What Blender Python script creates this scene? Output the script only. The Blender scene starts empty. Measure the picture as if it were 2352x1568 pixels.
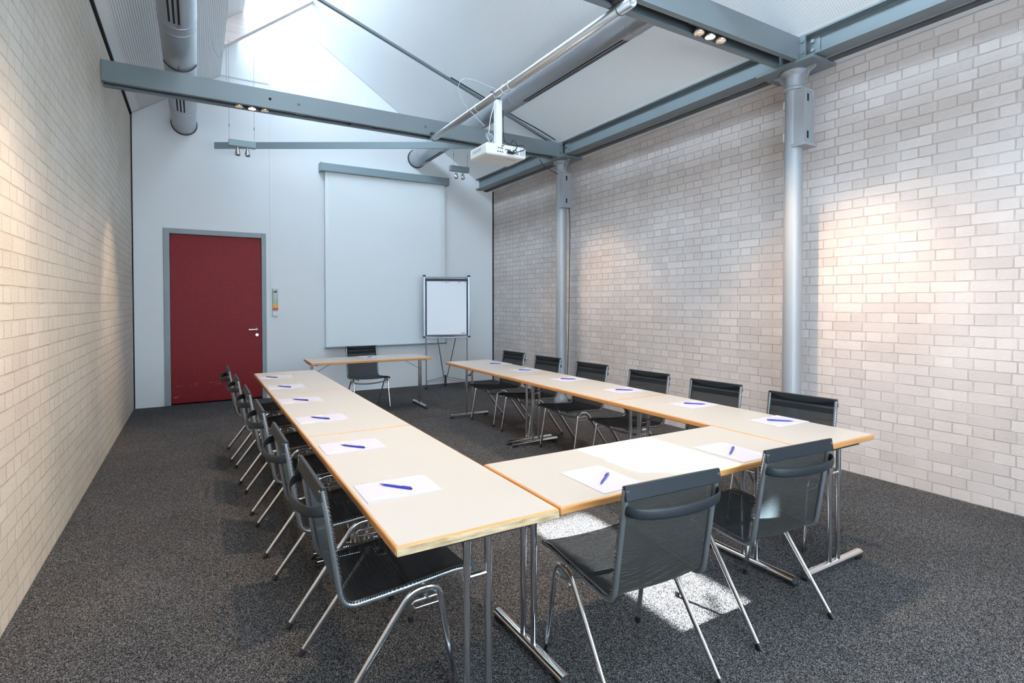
import bpy, bmesh, math, random
from mathutils import Vector, Matrix
random.seed(7)
scene = bpy.context.scene
COL = scene.collection
PI = math.pi

# ------------------------------------------------------------------ camera
cam_d = bpy.data.cameras.new('camera')
cam = bpy.data.objects.new('camera', cam_d)
COL.objects.link(cam)
cam.location = (0, 0, 1.5)
cam.rotation_euler = (math.radians(90 - 1.058), 0, math.radians(-30.37))
cam_d.sensor_width = 36
cam_d.sensor_fit = 'HORIZONTAL'
cam_d.lens = 1238.0 / 2352 * 36
cam_d.shift_y = -66.6 / 2352
cam_d.clip_start = 0.05
scene.camera = cam

# ------------------------------------------------------------------ sky, sun, exposure
SKY = 29.0
SUN = 115.0
LAMP = 250.0
world = bpy.data.worlds.new('sky')
scene.world = world
world.use_nodes = True
bgn = world.node_tree.nodes['Background']
bgn.inputs['Color'].default_value = (0.71, 0.87, 1.0, 1)
bgn.inputs['Strength'].default_value = SKY
sun_d = bpy.data.lights.new('sun', 'SUN')
sun_d.energy = SUN
sun_d.angle = math.radians(0.6)
sun_d.color = (1.0, 0.96, 0.9)
sun = bpy.data.objects.new('sun', sun_d)
COL.objects.link(sun)
sun.rotation_euler = Vector((0.24, -0.80, -1)).to_track_quat('-Z', 'Y').to_euler()
sun.location = (-3, 14, 14)
for (y0, y1) in ((5.55, 9.2), (-1.4, 4.5)):      # daylight through the two roof openings (portals only guide the sky light)
    a = bpy.data.lights.new('skylight_portal', 'AREA')
    a.shape = 'RECTANGLE'
    a.size = 0.95
    a.size_y = y1 - y0
    a.cycles.is_portal = True
    ao = bpy.data.objects.new('skylight_portal', a)
    COL.objects.link(ao)
    ao.location = (0.72, (y0 + y1) / 2, 5.62)
    nrm = Vector((0.82, 0, -0.57)).normalized()
    yv = Vector((0, 1, 0))
    zv = -nrm
    xv = yv.cross(zv)
    ao.rotation_euler = Matrix((xv, yv, zv)).transposed().to_euler()
a = bpy.data.lights.new('fill_window_portal', 'AREA')      # daylight through the added, unseen window behind the camera
a.shape = 'RECTANGLE'
a.size = 3.1
a.size_y = 1.8
a.cycles.is_portal = True
ao = bpy.data.objects.new('fill_window_portal', a)
COL.objects.link(ao)
ao.location = (1.45, -1.58, 1.9)
ao.rotation_euler = (math.radians(-90), 0, 0)
vs = scene.view_settings
vs.view_transform = 'Standard'
vs.look = 'None'
vs.gamma = 1
vs.exposure = -0.55
vs.use_curve_mapping = False

# ------------------------------------------------------------------ materials
def new_mat(name):
    m = bpy.data.materials.new(name)
    m.use_nodes = True
    nt = m.node_tree
    return m, nt, nt.nodes['Principled BSDF']

def plain(name, col, rough=0.5, metal=0.0, bump=0.0, bscale=60.0, var=0.0, emit=None, spec=0.5):
    m, nt, b = new_mat(name)
    b.inputs['Base Color'].default_value = (*col, 1)
    b.inputs['Roughness'].default_value = rough
    b.inputs['Metallic'].default_value = metal
    b.inputs['Specular IOR Level'].default_value = spec
    if emit:
        b.inputs['Emission Color'].default_value = (*emit[0], 1)
        b.inputs['Emission Strength'].default_value = emit[1]
    if bump or var:
        tc = nt.nodes.new('ShaderNodeTexCoord')
        n = nt.nodes.new('ShaderNodeTexNoise')
        n.inputs['Scale'].default_value = bscale
        n.inputs['Detail'].default_value = 4
        nt.links.new(tc.outputs['Object'], n.inputs['Vector'])
        if bump:
            bp = nt.nodes.new('ShaderNodeBump')
            bp.inputs['Strength'].default_value = bump
            bp.inputs['Distance'].default_value = 0.003
            nt.links.new(n.outputs['Fac'], bp.inputs['Height'])
            nt.links.new(bp.outputs['Normal'], b.inputs['Normal'])
        if var:
            r = nt.nodes.new('ShaderNodeValToRGB')
            r.color_ramp.elements[0].position = 0.3
            r.color_ramp.elements[1].position = 0.7
            r.color_ramp.elements[0].color = tuple(c * (1 - var) for c in col) + (1,)
            r.color_ramp.elements[1].color = tuple(min(1, c * (1 + var)) for c in col) + (1,)
            nt.links.new(n.outputs['Fac'], r.inputs['Fac'])
            nt.links.new(r.outputs['Color'], b.inputs['Base Color'])
    return m

def mix_rgb(nt, a, b, fac):
    n = nt.nodes.new('ShaderNodeMix')
    n.data_type = 'RGBA'
    for v, i in ((a, 6), (b, 7)):
        if isinstance(v, tuple):
            n.inputs[i].default_value = (*v, 1)
        else:
            nt.links.new(v, n.inputs[i])
    if isinstance(fac, float):
        n.inputs[0].default_value = fac
    else:
        nt.links.new(fac, n.inputs[0])
    return n.outputs[2]

def math_n(nt, op, a, b=None):
    n = nt.nodes.new('ShaderNodeMath')
    n.operation = op
    for v, i in ((a, 0), (b, 1)):
        if v is None:
            continue
        if isinstance(v, (int, float)):
            n.inputs[i].default_value = v
        else:
            nt.links.new(v, n.inputs[i])
    return n.outputs[0]

def brick_mat(name, c1, c2, mortar, joint=0.0075):
    """painted brickwork, English bond: stretcher and header courses alternate"""
    m, nt, b = new_mat(name)
    uv = nt.nodes.new('ShaderNodeUVMap')
    nz = nt.nodes.new('ShaderNodeTexNoise')
    nz.inputs['Scale'].default_value = 9
    nz.inputs['Detail'].default_value = 3
    nt.links.new(uv.outputs['UV'], nz.inputs['Vector'])
    # slightly wandering joints
    sub = nt.nodes.new('ShaderNodeVectorMath'); sub.operation = 'SUBTRACT'
    nt.links.new(nz.outputs['Color'], sub.inputs[0]); sub.inputs[1].default_value = (0.5, 0.5, 0.5)
    scl = nt.nodes.new('ShaderNodeVectorMath'); scl.operation = 'SCALE'
    nt.links.new(sub.outputs[0], scl.inputs[0]); scl.inputs['Scale'].default_value = 0.007
    add = nt.nodes.new('ShaderNodeVectorMath'); add.operation = 'ADD'
    nt.links.new(uv.outputs['UV'], add.inputs[0]); nt.links.new(scl.outputs[0], add.inputs[1])
    br = nt.nodes.new('ShaderNodeTexBrick')
    br.offset = 0.25; br.offset_frequency = 2
    br.squash = 0.5; br.squash_frequency = 2
    br.inputs['Scale'].default_value = 1
    br.inputs['Brick Width'].default_value = 0.25
    br.inputs['Row Height'].default_value = 0.083
    br.inputs['Mortar Size'].default_value = joint
    br.inputs['Mortar Smooth'].default_value = 0.4
    br.inputs['Bias'].default_value = 0.0
    br.inputs['Color1'].default_value = (*c1, 1)
    br.inputs['Color2'].default_value = (*c2, 1)
    jn = nt.nodes.new('ShaderNodeTexNoise')
    jn.inputs['Scale'].default_value = 5.0
    jn.inputs['Detail'].default_value = 2
    nt.links.new(uv.outputs['UV'], jn.inputs['Vector'])
    jr = nt.nodes.new('ShaderNodeValToRGB')
    jr.color_ramp.elements[0].position = 0.38; jr.color_ramp.elements[0].color = (*mortar, 1)
    jr.color_ramp.elements[1].position = 0.62; jr.color_ramp.elements[1].color = (*c1, 1)
    nt.links.new(jn.outputs['Fac'], jr.inputs['Fac'])
    nt.links.new(jr.outputs['Color'], br.inputs['Mortar'])
    nt.links.new(add.outputs[0], br.inputs['Vector'])
    big = nt.nodes.new('ShaderNodeTexNoise')
    big.inputs['Scale'].default_value = 1.3
    big.inputs['Detail'].default_value = 5
    nt.links.new(uv.outputs['UV'], big.inputs['Vector'])
    r = nt.nodes.new('ShaderNodeValToRGB')
    r.color_ramp.elements[0].position = 0.35; r.color_ramp.elements[0].color = (0.90, 0.88, 0.86, 1)
    r.color_ramp.elements[1].position = 0.65; r.color_ramp.elements[1].color = (1, 1, 1, 1)
    nt.links.new(big.outputs['Fac'], r.inputs['Fac'])
    mul = nt.nodes.new('ShaderNodeMix'); mul.data_type = 'RGBA'; mul.blend_type = 'MULTIPLY'
    mul.inputs[0].default_value = 1
    nt.links.new(br.outputs['Color'], mul.inputs[6]); nt.links.new(r.outputs['Color'], mul.inputs[7])
    nt.links.new(mul.outputs[2], b.inputs['Base Color'])
    b.inputs['Roughness'].default_value = 0.55
    fine = nt.nodes.new('ShaderNodeTexNoise')
    fine.inputs['Scale'].default_value = 55
    nt.links.new(uv.outputs['UV'], fine.inputs['Vector'])
    h = math_n(nt, 'SUBTRACT', math_n(nt, 'MULTIPLY', fine.outputs['Fac'], 0.2), br.outputs['Fac'])
    bp = nt.nodes.new('ShaderNodeBump')
    bp.inputs['Strength'].default_value = 1.0
    bp.inputs['Distance'].default_value = 0.012
    nt.links.new(h, bp.inputs['Height'])
    nt.links.new(bp.outputs['Normal'], b.inputs['Normal'])
    return m

def carpet_mat():
    m, nt, b = new_mat('carpet_pile')
    tc = nt.nodes.new('ShaderNodeTexCoord')
    n1 = nt.nodes.new('ShaderNodeTexVoronoi'); n1.inputs['Scale'].default_value = 320
    sepc = nt.nodes.new('ShaderNodeSeparateColor')
    nt.links.new(n1.outputs['Color'], sepc.inputs[0])
    n2 = nt.nodes.new('ShaderNodeTexNoise'); n2.inputs['Scale'].default_value = 2.0; n2.inputs['Detail'].default_value = 3
    nt.links.new(tc.outputs['Object'], n1.inputs['Vector']); nt.links.new(tc.outputs['Object'], n2.inputs['Vector'])
    r = nt.nodes.new('ShaderNodeValToRGB')
    e = r.color_ramp.elements
    e[0].position = 0.25; e[0].color = (0.010, 0.010, 0.012, 1)
    e[1].position = 1.0; e[1].color = (0.235, 0.228, 0.226, 1)
    x = e.new(0.62); x.color = (0.055, 0.053, 0.054, 1)
    nt.links.new(sepc.outputs[0], r.inputs['Fac'])
    r2 = nt.nodes.new('ShaderNodeValToRGB')
    r2.color_ramp.elements[0].color = (0.85, 0.85, 0.85, 1); r2.color_ramp.elements[0].position = 0.35
    r2.color_ramp.elements[1].color = (1, 1, 1, 1); r2.color_ramp.elements[1].position = 0.65
    nt.links.new(n2.outputs['Fac'], r2.inputs['Fac'])
    mul = nt.nodes.new('ShaderNodeMix'); mul.data_type = 'RGBA'; mul.blend_type = 'MULTIPLY'; mul.inputs[0].default_value = 1
    nt.links.new(r.outputs['Color'], mul.inputs[6]); nt.links.new(r2.outputs['Color'], mul.inputs[7])
    nt.links.new(mul.outputs[2], b.inputs['Base Color'])
    b.inputs['Roughness'].default_value = 0.95
    b.inputs['Specular IOR Level'].default_value = 0.1
    bp = nt.nodes.new('ShaderNodeBump'); bp.inputs['Strength'].default_value = 0.3; bp.inputs['Distance'].default_value = 0.003
    nt.links.new(sepc.outputs[0], bp.inputs['Height']); nt.links.new(bp.outputs['Normal'], b.inputs['Normal'])
    return m

def perforated_mat(name, px, py, r, col=(0.94, 0.94, 0.94), hole=(0.36, 0.40, 0.44)):
    """white acoustic board with a regular grid of punched holes (uv in metres)"""
    m, nt, b = new_mat(name)
    uv = nt.nodes.new('ShaderNodeUVMap')
    sep = nt.nodes.new('ShaderNodeSeparateXYZ')
    nt.links.new(uv.outputs['UV'], sep.inputs[0])
    fx = math_n(nt, 'SUBTRACT', math_n(nt, 'FRACT', math_n(nt, 'DIVIDE', sep.outputs[0], px)), 0.5)
    fy = math_n(nt, 'SUBTRACT', math_n(nt, 'FRACT', math_n(nt, 'DIVIDE', sep.outputs[1], py)), 0.5)
    dx = math_n(nt, 'MULTIPLY', fx, px); dy = math_n(nt, 'MULTIPLY', fy, py)
    d = math_n(nt, 'SQRT', math_n(nt, 'ADD', math_n(nt, 'MULTIPLY', dx, dx), math_n(nt, 'MULTIPLY', dy, dy)))
    inside = math_n(nt, 'LESS_THAN', d, r)
    inside = math_n(nt, 'MULTIPLY', inside, math_n(nt, 'LESS_THAN', sep.outputs[1], 4.36))
    nt.links.new(mix_rgb(nt, col, hole, inside), b.inputs['Base Color'])
    b.inputs['Roughness'].default_value = 0.6
    return m

def groove_mat(name, p, w, col=(0.94, 0.94, 0.94), dark=(0.50, 0.53, 0.55)):
    m, nt, b = new_mat(name)
    uv = nt.nodes.new('ShaderNodeUVMap')
    sep = nt.nodes.new('ShaderNodeSeparateXYZ')
    nt.links.new(uv.outputs['UV'], sep.inputs[0])
    f = math_n(nt, 'FRACT', math_n(nt, 'DIVIDE', sep.outputs[1], p))
    edge = math_n(nt, 'MULTIPLY', math_n(nt, 'LESS_THAN', f, w), math_n(nt, 'GREATER_THAN', sep.outputs[1], 0.10))
    nt.links.new(mix_rgb(nt, col, dark, edge), b.inputs['Base Color'])
    b.inputs['Roughness'].default_value = 0.6
    return m

def mesh_fabric_mat():
    """ribbed black technical mesh: solid ribs with see-through gaps (uv v in metres along the sling)"""
    m, nt, b = new_mat('black_mesh_fabric')
    uv = nt.nodes.new('ShaderNodeUVMap')
    sep = nt.nodes.new('ShaderNodeSeparateXYZ')
    nt.links.new(uv.outputs['UV'], sep.inputs[0])
    f = math_n(nt, 'FRACT', math_n(nt, 'DIVIDE', sep.outputs[1], 0.0068))
    tri = math_n(nt, 'ABSOLUTE', math_n(nt, 'SUBTRACT', f, 0.5))
    gap = math_n(nt, 'GREATER_THAN', tri, 0.39)
    b.inputs['Base Color'].default_value = (0.007, 0.009, 0.011, 1)
    b.inputs['Roughness'].default_value = 0.7
    b.inputs['Specular IOR Level'].default_value = 0.15
    bp = nt.nodes.new('ShaderNodeBump'); bp.inputs['Strength'].default_value = 1.0; bp.inputs['Distance'].default_value = 0.004
    bp.invert = True
    nt.links.new(tri, bp.inputs['Height']); nt.links.new(bp.outputs['Normal'], b.inputs['Normal'])
    tr = nt.nodes.new('ShaderNodeBsdfTransparent')
    mx = nt.nodes.new('ShaderNodeMixShader')
    fac = math_n(nt, 'MULTIPLY', gap, 0.45)
    nt.links.new(fac, mx.inputs[0])
    tl = nt.nodes.new('ShaderNodeBsdfTranslucent'); tl.inputs['Color'].default_value = (0.15, 0.20, 0.23, 1)
    mt = nt.nodes.new('ShaderNodeMixShader'); mt.inputs[0].default_value = 0.30
    nt.links.new(b.outputs[0], mt.inputs[1]); nt.links.new(tl.outputs[0], mt.inputs[2])
    nt.links.new(mt.outputs[0], mx.inputs[1]); nt.links.new(tr.outputs[0], mx.inputs[2])
    nt.links.new(mx.outputs[0], nt.nodes['Material Output'].inputs['Surface'])
    return m

def wood_mat(name, c1, c2, scale=(3, 60, 60), rough=0.45):
    m, nt, b = new_mat(name)
    tc = nt.nodes.new('ShaderNodeTexCoord')
    mp = nt.nodes.new('ShaderNodeMapping')
    mp.inputs['Scale'].default_value = scale
    nt.links.new(tc.outputs['Object'], mp.inputs['Vector'])
    n = nt.nodes.new('ShaderNodeTexNoise'); n.inputs['Scale'].default_value = 1.0; n.inputs['Detail'].default_value = 6
    n.inputs['Roughness'].default_value = 0.65
    nt.links.new(mp.outputs['Vector'], n.inputs['Vector'])
    r = nt.nodes.new('ShaderNodeValToRGB')
    r.color_ramp.elements[0].position = 0.35; r.color_ramp.elements[0].color = (*c1, 1)
    r.color_ramp.elements[1].position = 0.65; r.color_ramp.elements[1].color = (*c2, 1)
    nt.links.new(n.outputs['Fac'], r.inputs['Fac'])
    nt.links.new(r.outputs['Color'], b.inputs['Base Color'])
    b.inputs['Roughness'].default_value = rough
    return m

def glass_mat(name, tint):
    m, nt, b = new_mat(name)
    tr = nt.nodes.new('ShaderNodeBsdfTransparent'); tr.inputs['Color'].default_value = (*tint, 1)
    gl = nt.nodes.new('ShaderNodeBsdfGlossy'); gl.inputs['Roughness'].default_value = 0.02
    mx = nt.nodes.new('ShaderNodeMixShader'); mx.inputs[0].default_value = 0.06
    nt.links.new(tr.outputs[0], mx.inputs[1]); nt.links.new(gl.outputs[0], mx.inputs[2])
    nt.links.new(mx.outputs[0], nt.nodes['Material Output'].inputs['Surface'])
    return m

M = {}
M['brick_l'] = brick_mat('painted_brick_cream', (0.68, 0.61, 0.525), (0.63, 0.56, 0.475), (0.53, 0.465, 0.39), 0.0045)
M['brick_r'] = brick_mat('painted_brick_rose', (0.68, 0.60, 0.56), (0.58, 0.505, 0.475), (0.51, 0.435, 0.40), 0.0045)
M['plaster'] = plain('white_wall_paint', (0.79, 0.79, 0.80), 0.6, bump=0.05, bscale=200)
M['carpet'] = carpet_mat()
M['perf'] = perforated_mat('perforated_white_board', 0.020, 0.020, 0.0031)
M['groove'] = groove_mat('grooved_white_board', 0.024, 0.28)
M['white'] = plain('white_paint', (0.78, 0.78, 0.78), 0.55)
M['roofout'] = plain('roof_covering', (0.25, 0.25, 0.25), 0.8)
M['gap'] = plain('dark_joint', (0.012, 0.012, 0.012), 0.8)
M['steel'] = plain('grey_painted_steel', (0.185, 0.215, 0.232), 0.40, 0.25, bump=0.05, bscale=150)
M['steel_dk'] = plain('dark_grey_steel', (0.07, 0.072, 0.078), 0.5, 0.2)
M['silver'] = plain('silver_painted_iron', (0.36, 0.37, 0.39), 0.5, 0.3, bump=0.35, bscale=70)
M['duct'] = plain('galvanised_duct', (0.46, 0.48, 0.51), 0.33, 0.8)
M['pipe'] = plain('aluminium_pipe', (0.62, 0.64, 0.66), 0.28, 0.9)
M['chrome'] = plain('chrome', (0.74, 0.75, 0.77), 0.13, 1.0)
M['satin'] = plain('satin_chrome', (0.27, 0.29, 0.31), 0.36, 0.85)
M['black'] = plain('black_plastic', (0.010, 0.010, 0.011), 0.45)
M['slot'] = plain('black_slot', (0.002, 0.002, 0.003), 0.9)
M['handle'] = plain('black_rubber_handle', (0.012, 0.016, 0.020), 0.5, spec=0.3)
M['mesh'] = mesh_fabric_mat()
M['lam'] = plain('cream_laminate', (0.46, 0.43, 0.39), 0.33, bump=0.01, bscale=300)
M['beech'] = wood_mat('beech_edge', (0.44, 0.19, 0.058), (0.55, 0.27, 0.095), (4, 4, 90))
M['worn'] = wood_mat('worn_plywood_edge', (0.27, 0.18, 0.085), (0.54, 0.41, 0.25), (9, 9, 70), 0.7)
M['pinewood'] = wood_mat('pale_pine_board', (0.66, 0.54, 0.50), (0.80, 0.71, 0.67), (2, 60, 20), 0.6)
M['door'] = plain('dark_red_door', (0.215, 0.014, 0.018), 0.5, bump=0.04, bscale=40, var=0.13, spec=0.2)
M['scuff'] = plain('pale_scuff', (0.42, 0.16, 0.13), 0.7)
M['frame'] = plain('grey_door_frame', (0.25, 0.28, 0.29), 0.45)
M['screen'] = plain('projection_fabric', (0.84, 0.87, 0.88), 0.75)
M['casing'] = plain('grey_screen_casing', (0.24, 0.30, 0.325), 0.45, 0.2)
M['paper'] = plain('white_paper', (0.455, 0.445, 0.52), 0.7)
M['flip_paper'] = plain('flip_chart_paper', (0.93, 0.93, 0.96), 0.7)
M['ink_grey'] = plain('pale_grey_print', (0.42, 0.44, 0.55), 0.7)
M['ink_dark'] = plain('dark_print', (0.05, 0.05, 0.07), 0.7)
M['ink_yellow'] = plain('pale_yellow_print', (0.80, 0.68, 0.45), 0.7)
M['ink_orange'] = plain('orange_print', (0.85, 0.52, 0.18), 0.7)
M['pen'] = plain('blue_plastic', (0.028, 0.035, 0.32), 0.28)
M['pen_dk'] = plain('dark_blue_plastic', (0.012, 0.014, 0.10), 0.3)
M['proj'] = plain('white_projector_plastic', (0.80, 0.79, 0.77), 0.4)
M['vent'] = plain('grey_vent', (0.50, 0.52, 0.54), 0.6)
M['yellow'] = plain('yellow_sticker', (0.85, 0.50, 0.02), 0.5)
M['red'] = plain('red_sticker', (0.62, 0.06, 0.05), 0.5)
M['lcd'] = plain('pale_green_panel', (0.45, 0.52, 0.42), 0.4)
M['reflector'] = plain('lamp_reflector', (0.85, 0.80, 0.74), 0.18, 0.9)
M['bulb_on'] = plain('lit_halogen', (1, 0.9, 0.7), 0.4, emit=((1.0, 0.66, 0.33), 45.0))
M['bulb_off'] = plain('halogen_bulb', (0.9, 0.8, 0.7), 0.2, emit=((1.0, 0.62, 0.34), 0.5))
M['glass'] = glass_mat('roof_glass', (0.88, 0.92, 0.95))
M['clear'] = glass_mat('window_glass', (0.96, 0.98, 1.0))
M['marker'] = plain('blue_marker', (0.10, 0.10, 0.25), 0.4)

# ------------------------------------------------------------------ mesh helpers
class MB:
    """collects shapes, then links them as one mesh object"""
    def __init__(self):
        self.bm = bmesh.new()
        self.uv = None

    def box(self, x0, x1, y0, y1, z0, z1, bevel=0.0, seg=2, mat=None, mi=0):
        r = bmesh.ops.create_cube(self.bm, size=1)
        vs_ = r['verts']
        for v in vs_:
            v.co = Vector((x0 + (v.co.x + .5) * (x1 - x0), y0 + (v.co.y + .5) * (y1 - y0), z0 + (v.co.z + .5) * (z1 - z0)))
        if mat is not None:
            for v in vs_:
                v.co = mat @ v.co
        fs = set(f for v in vs_ for f in v.link_faces)
        if bevel:
            es = list(set(e for v in vs_ for e in v.link_edges))
            r2 = bmesh.ops.bevel(self.bm, geom=es, offset=bevel, segments=seg, profile=0.5, affect='EDGES')
            fs = set(r2['faces']) | set(f for f in fs if f.is_valid)
        for f in fs:
            f.material_index = mi
        return self

    def ring(self, centre, ax, ay, rx, ry, n):
        return [self.bm.verts.new(centre + ax * (rx * math.cos(2 * PI * i / n)) + ay * (ry * math.sin(2 * PI * i / n))) for i in range(n)]

    def skin(self, rings, cap=True, closed=False, mi=0):
        n = len(rings[0])
        k = len(rings)
        for j in range(k if closed else k - 1):
            a, b = rings[j], rings[(j + 1) % k]
            for i in range(n):
                f = self.bm.faces.new((a[i], a[(i + 1) % n], b[(i + 1) % n], b[i]))
                f.smooth = True
                f.material_index = mi
        if cap and not closed:
            for f in (self.bm.faces.new(list(reversed(rings[0]))), self.bm.faces.new(rings[-1])):
                f.material_index = mi
                for e in f.edges:
                    e.smooth = False

    def tube(self, pts, rx, ry=None, n=12, up=None, closed=False, cap=True, mi=0):
        """sweep an ellipse along a polyline; rx lies along 'up' x tangent, ry along up"""
        ry = rx if ry is None else ry
        P = [Vector(p) for p in pts]
        k = len(P)
        rings = []
        prev = None
        for i in range(k):
            if closed:
                t = P[(i + 1) % k] - P[i - 1]
            elif i == 0:
                t = P[1] - P[0]
            elif i == k - 1:
                t = P[-1] - P[-2]
            else:
                t = (P[i + 1] - P[i]).normalized() + (P[i] - P[i - 1]).normalized()
            t.normalize()
            if up is not None:
                u = Vector(up)
            elif prev is not None:
                u = prev
            else:
                u = Vector((0, 0, 1)) if abs(t.z) < 0.9 else Vector((0, 1, 0))
            s = u.cross(t)
            if s.length < 1e-4:
                s = Vector((1, 0, 0)).cross(t)
            s.normalize()
            u2 = t.cross(s).normalized()
            prev = u2
            rings.append(self.ring(P[i], s, u2, rx, ry, n))
        self.skin(rings, cap=cap, closed=closed, mi=mi)
        return self

    def cyl(self, a, b, r, r2=None, n=16, mi=0):
        a, b = Vector(a), Vector(b)
        t = (b - a).normalized()
        u = Vector((0, 0, 1)) if abs(t.z) < 0.9 else Vector((0, 1, 0))
        s = u.cross(t).normalized()
        u = t.cross(s)
        self.skin([self.ring(a, s, u, r, r, n), self.ring(b, s, u, r2 if r2 is not None else r, r2 if r2 is not None else r, n)], mi=mi)
        return self

    def lathe(self, prof, centre, n=24, axis='Z', mi=0):
        c = Vector(centre)
        if axis == 'Z':
            ex, ey, ez = Vector((1, 0, 0)), Vector((0, 1, 0)), Vector((0, 0, 1))
        else:
            ez = Vector(axis).normalized()
            ex = ez.orthogonal().normalized()
            ey = ez.cross(ex)
        rings = [self.ring(c + ez * z, ex, ey, max(r, 1e-4), max(r, 1e-4), n) for r, z in prof]
        self.skin(rings, mi=mi)
        return self

    def prism(self, poly, axis, a, b, mi=0):
        """extrude polygon (list of 2-d points) along an axis from a to b; the polygon is in the two other axes (in xyz order)"""
        def mk(p, t):
            if axis == 'X': return (t, p[0], p[1])
            if axis == 'Y': return (p[0], t, p[1])
            return (p[0], p[1], t)
        va = [self.bm.verts.new(mk(p, a)) for p in poly]
        vb = [self.bm.verts.new(mk(p, b)) for p in poly]
        n = len(poly)
        fs = [self.bm.faces.new(va), self.bm.faces.new(list(reversed(vb)))]
        for i in range(n):
            fs.append(self.bm.faces.new((va[i], vb[i], vb[(i + 1) % n], va[(i + 1) % n])))
        for f in fs:
            f.material_index = mi
        return self

    def quad(self, pts, uvs=None, mi=0):
        vs_ = [self.bm.verts.new(p) for p in pts]
        f = self.bm.faces.new(vs_)
        f.material_index = mi
        if uvs:
            if self.uv is None:
                self.uv = self.bm.loops.layers.uv.new('UVMap')
            for l, c in zip(f.loops, uvs):
                l[self.uv].uv = c
        return f

    def build(self, name, mat, parent=None, loc=None, fix=True):
        if fix:
            bmesh.ops.recalc_face_normals(self.bm, faces=self.bm.faces[:])
        me = bpy.data.meshes.new(name)
        self.bm.to_mesh(me)
        self.bm.free()
        for m in (mat if isinstance(mat, (list, tuple)) else [mat]):
            me.materials.append(M[m])
        o = bpy.data.objects.new(name, me)
        COL.objects.link(o)
        if parent is not None:
            o.parent = parent
        if loc is not None:
            o.location = loc
        return o

def tag(o, label, cat, group=None):
    o['label'] = label
    o['category'] = cat
    if group:
        o['group'] = group
    return o

def thing(name, label, cat, loc=(0, 0, 0), rz=0.0, group=None):
    o = bpy.data.objects.new(name, None)
    o.empty_display_size = 0.05
    COL.objects.link(o)
    o.location = loc
    o.rotation_euler = (0, 0, rz)
    return tag(o, label, cat, group)

def struct(o):
    o['kind'] = 'structure'
    return o

def dup(root, loc, rz, label, group=None):
    """copy a thing with its parts and sub-parts"""
    r = root.copy()
    COL.objects.link(r)
    r.location = loc
    r.rotation_euler = (0, 0, rz)
    r['label'] = label
    if group:
        r['group'] = group
    for ch in list(root.children):
        c = ch.copy(); COL.objects.link(c); c.parent = r
        for g in list(ch.children):
            d = g.copy(); COL.objects.link(d); d.parent = c
    return r

def arc(c, r, a0, a1, n, ex, ey):
    c, ex, ey = Vector(c), Vector(ex), Vector(ey)
    return [c + ex * (r * math.cos(a0 + (a1 - a0) * i / n)) + ey * (r * math.sin(a0 + (a1 - a0) * i / n)) for i in range(n + 1)]

def fillet(pts, r, n=6):
    """round the corners of a polyline"""
    P = [Vector(p) for p in pts]
    out = [P[0]]
    for i in range(1, len(P) - 1):
        a, b, c = P[i - 1], P[i], P[i + 1]
        u, v = (a - b), (c - b)
        rr = min(r, u.length * .49, v.length * .49)
        p0, p1 = b + u.normalized() * rr, b + v.normalized() * rr
        for k in range(n + 1):
            t = k / n
            out.append(p0 * (1 - t) ** 2 + b * 2 * t * (1 - t) + p1 * t * t)
    out.append(P[-1])
    return out

# ------------------------------------------------------------------ the room
XL, XR, YB, YF = -0.77, 4.99, 9.23, -1.6
def slope_l(x): return 4.14 + 0.683 * (x - XL)
def slope_r(x): return 6.904 - 0.666 * x
XE = 0.35                    # edge of the left ceiling board, where the roof light begins
XG = 0.95                    # top of the glass
ZE = slope_l(XE)

mb = MB(); mb.quad([(XL - .3, YF - .3, 0), (XR + .3, YF - .3, 0), (XR + .3, YB + .3, 0), (XL - .3, YB + .3, 0)])
struct(mb.build('floor', 'carpet'))

mb = MB()
mb.quad([(XL, YF, 0), (XL, YB, 0), (XL, YB, 4.10), (XL, YF, 4.10)], [(YF, 0), (YB, 0), (YB, 4.10), (YF, 4.10)])
mb.quad([(XL - .3, YF, 0), (XL - .3, YB, 0), (XL - .3, YB, 4.10), (XL - .3, YF, 4.10)], [(0, 0)] * 4)
mb.quad([(XL - .3, YF, 4.10), (XL - .3, YB, 4.10), (XL, YB, 4.10), (XL, YF, 4.10)], [(0, 0)] * 4)
struct(mb.build('wall_left', 'brick_l', fix=False))
mb = MB()
mb.quad([(XR, YF, 0), (XR, YF, 3.64), (XR, YB, 3.64), (XR, YB, 0)], [(YF, 0), (YF, 3.64), (YB, 3.64), (YB, 0)])
mb.quad([(XR + .3, YF, 0), (XR + .3, YF, 3.64), (XR + .3, YB, 3.64), (XR + .3, YB, 0)], [(0, 0)] * 4)
struct(mb.build('wall_right', 'brick_r', fix=False))
# white gable wall with the door opening
DX0, DX1, DZ = -0.40, 0.95, 2.575
mb = MB()
gable = [(XL - .3, 0), (DX0, 0), (DX0, DZ), (DX1, DZ), (DX1, 0), (XR + .3, 0), (XR + .3, 3.9), (4.62, 3.9), (0.90, 6.40), (XE - .05, 5.6), (XE - .05, 5.3), (XL - .3, 4.45)]
mb.prism(gable, 'Y', YB, YB + .25)
struct(mb.build('wall_back', 'plaster'))
mb = MB()
WX0, WX1, WZ0, WZ1 = -.1, 3.0, 1.0, 2.8  # opening for the added fill window
mb.prism([(XL - .3, 0), (XR + .3, 0), (XR + .3, WZ0), (XL - .3, WZ0)], 'Y', YF - .2, YF)
mb.prism([(XL - .3, WZ0), (WX0, WZ0), (WX0, WZ1), (XL - .3, WZ1)], 'Y', YF - .2, YF)
mb.prism([(WX1, WZ0), (XR + .3, WZ0), (XR + .3, WZ1), (WX1, WZ1)], 'Y', YF - .2, YF)
mb.prism([(XL - .3, WZ1), (XR + .3, WZ1), (XR + .3, 3.9), (4.62, 3.9), (0.90, 6.40), (XE - .05, 5.6), (XL - .3, 4.45)], 'Y', YF - .2, YF)
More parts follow.
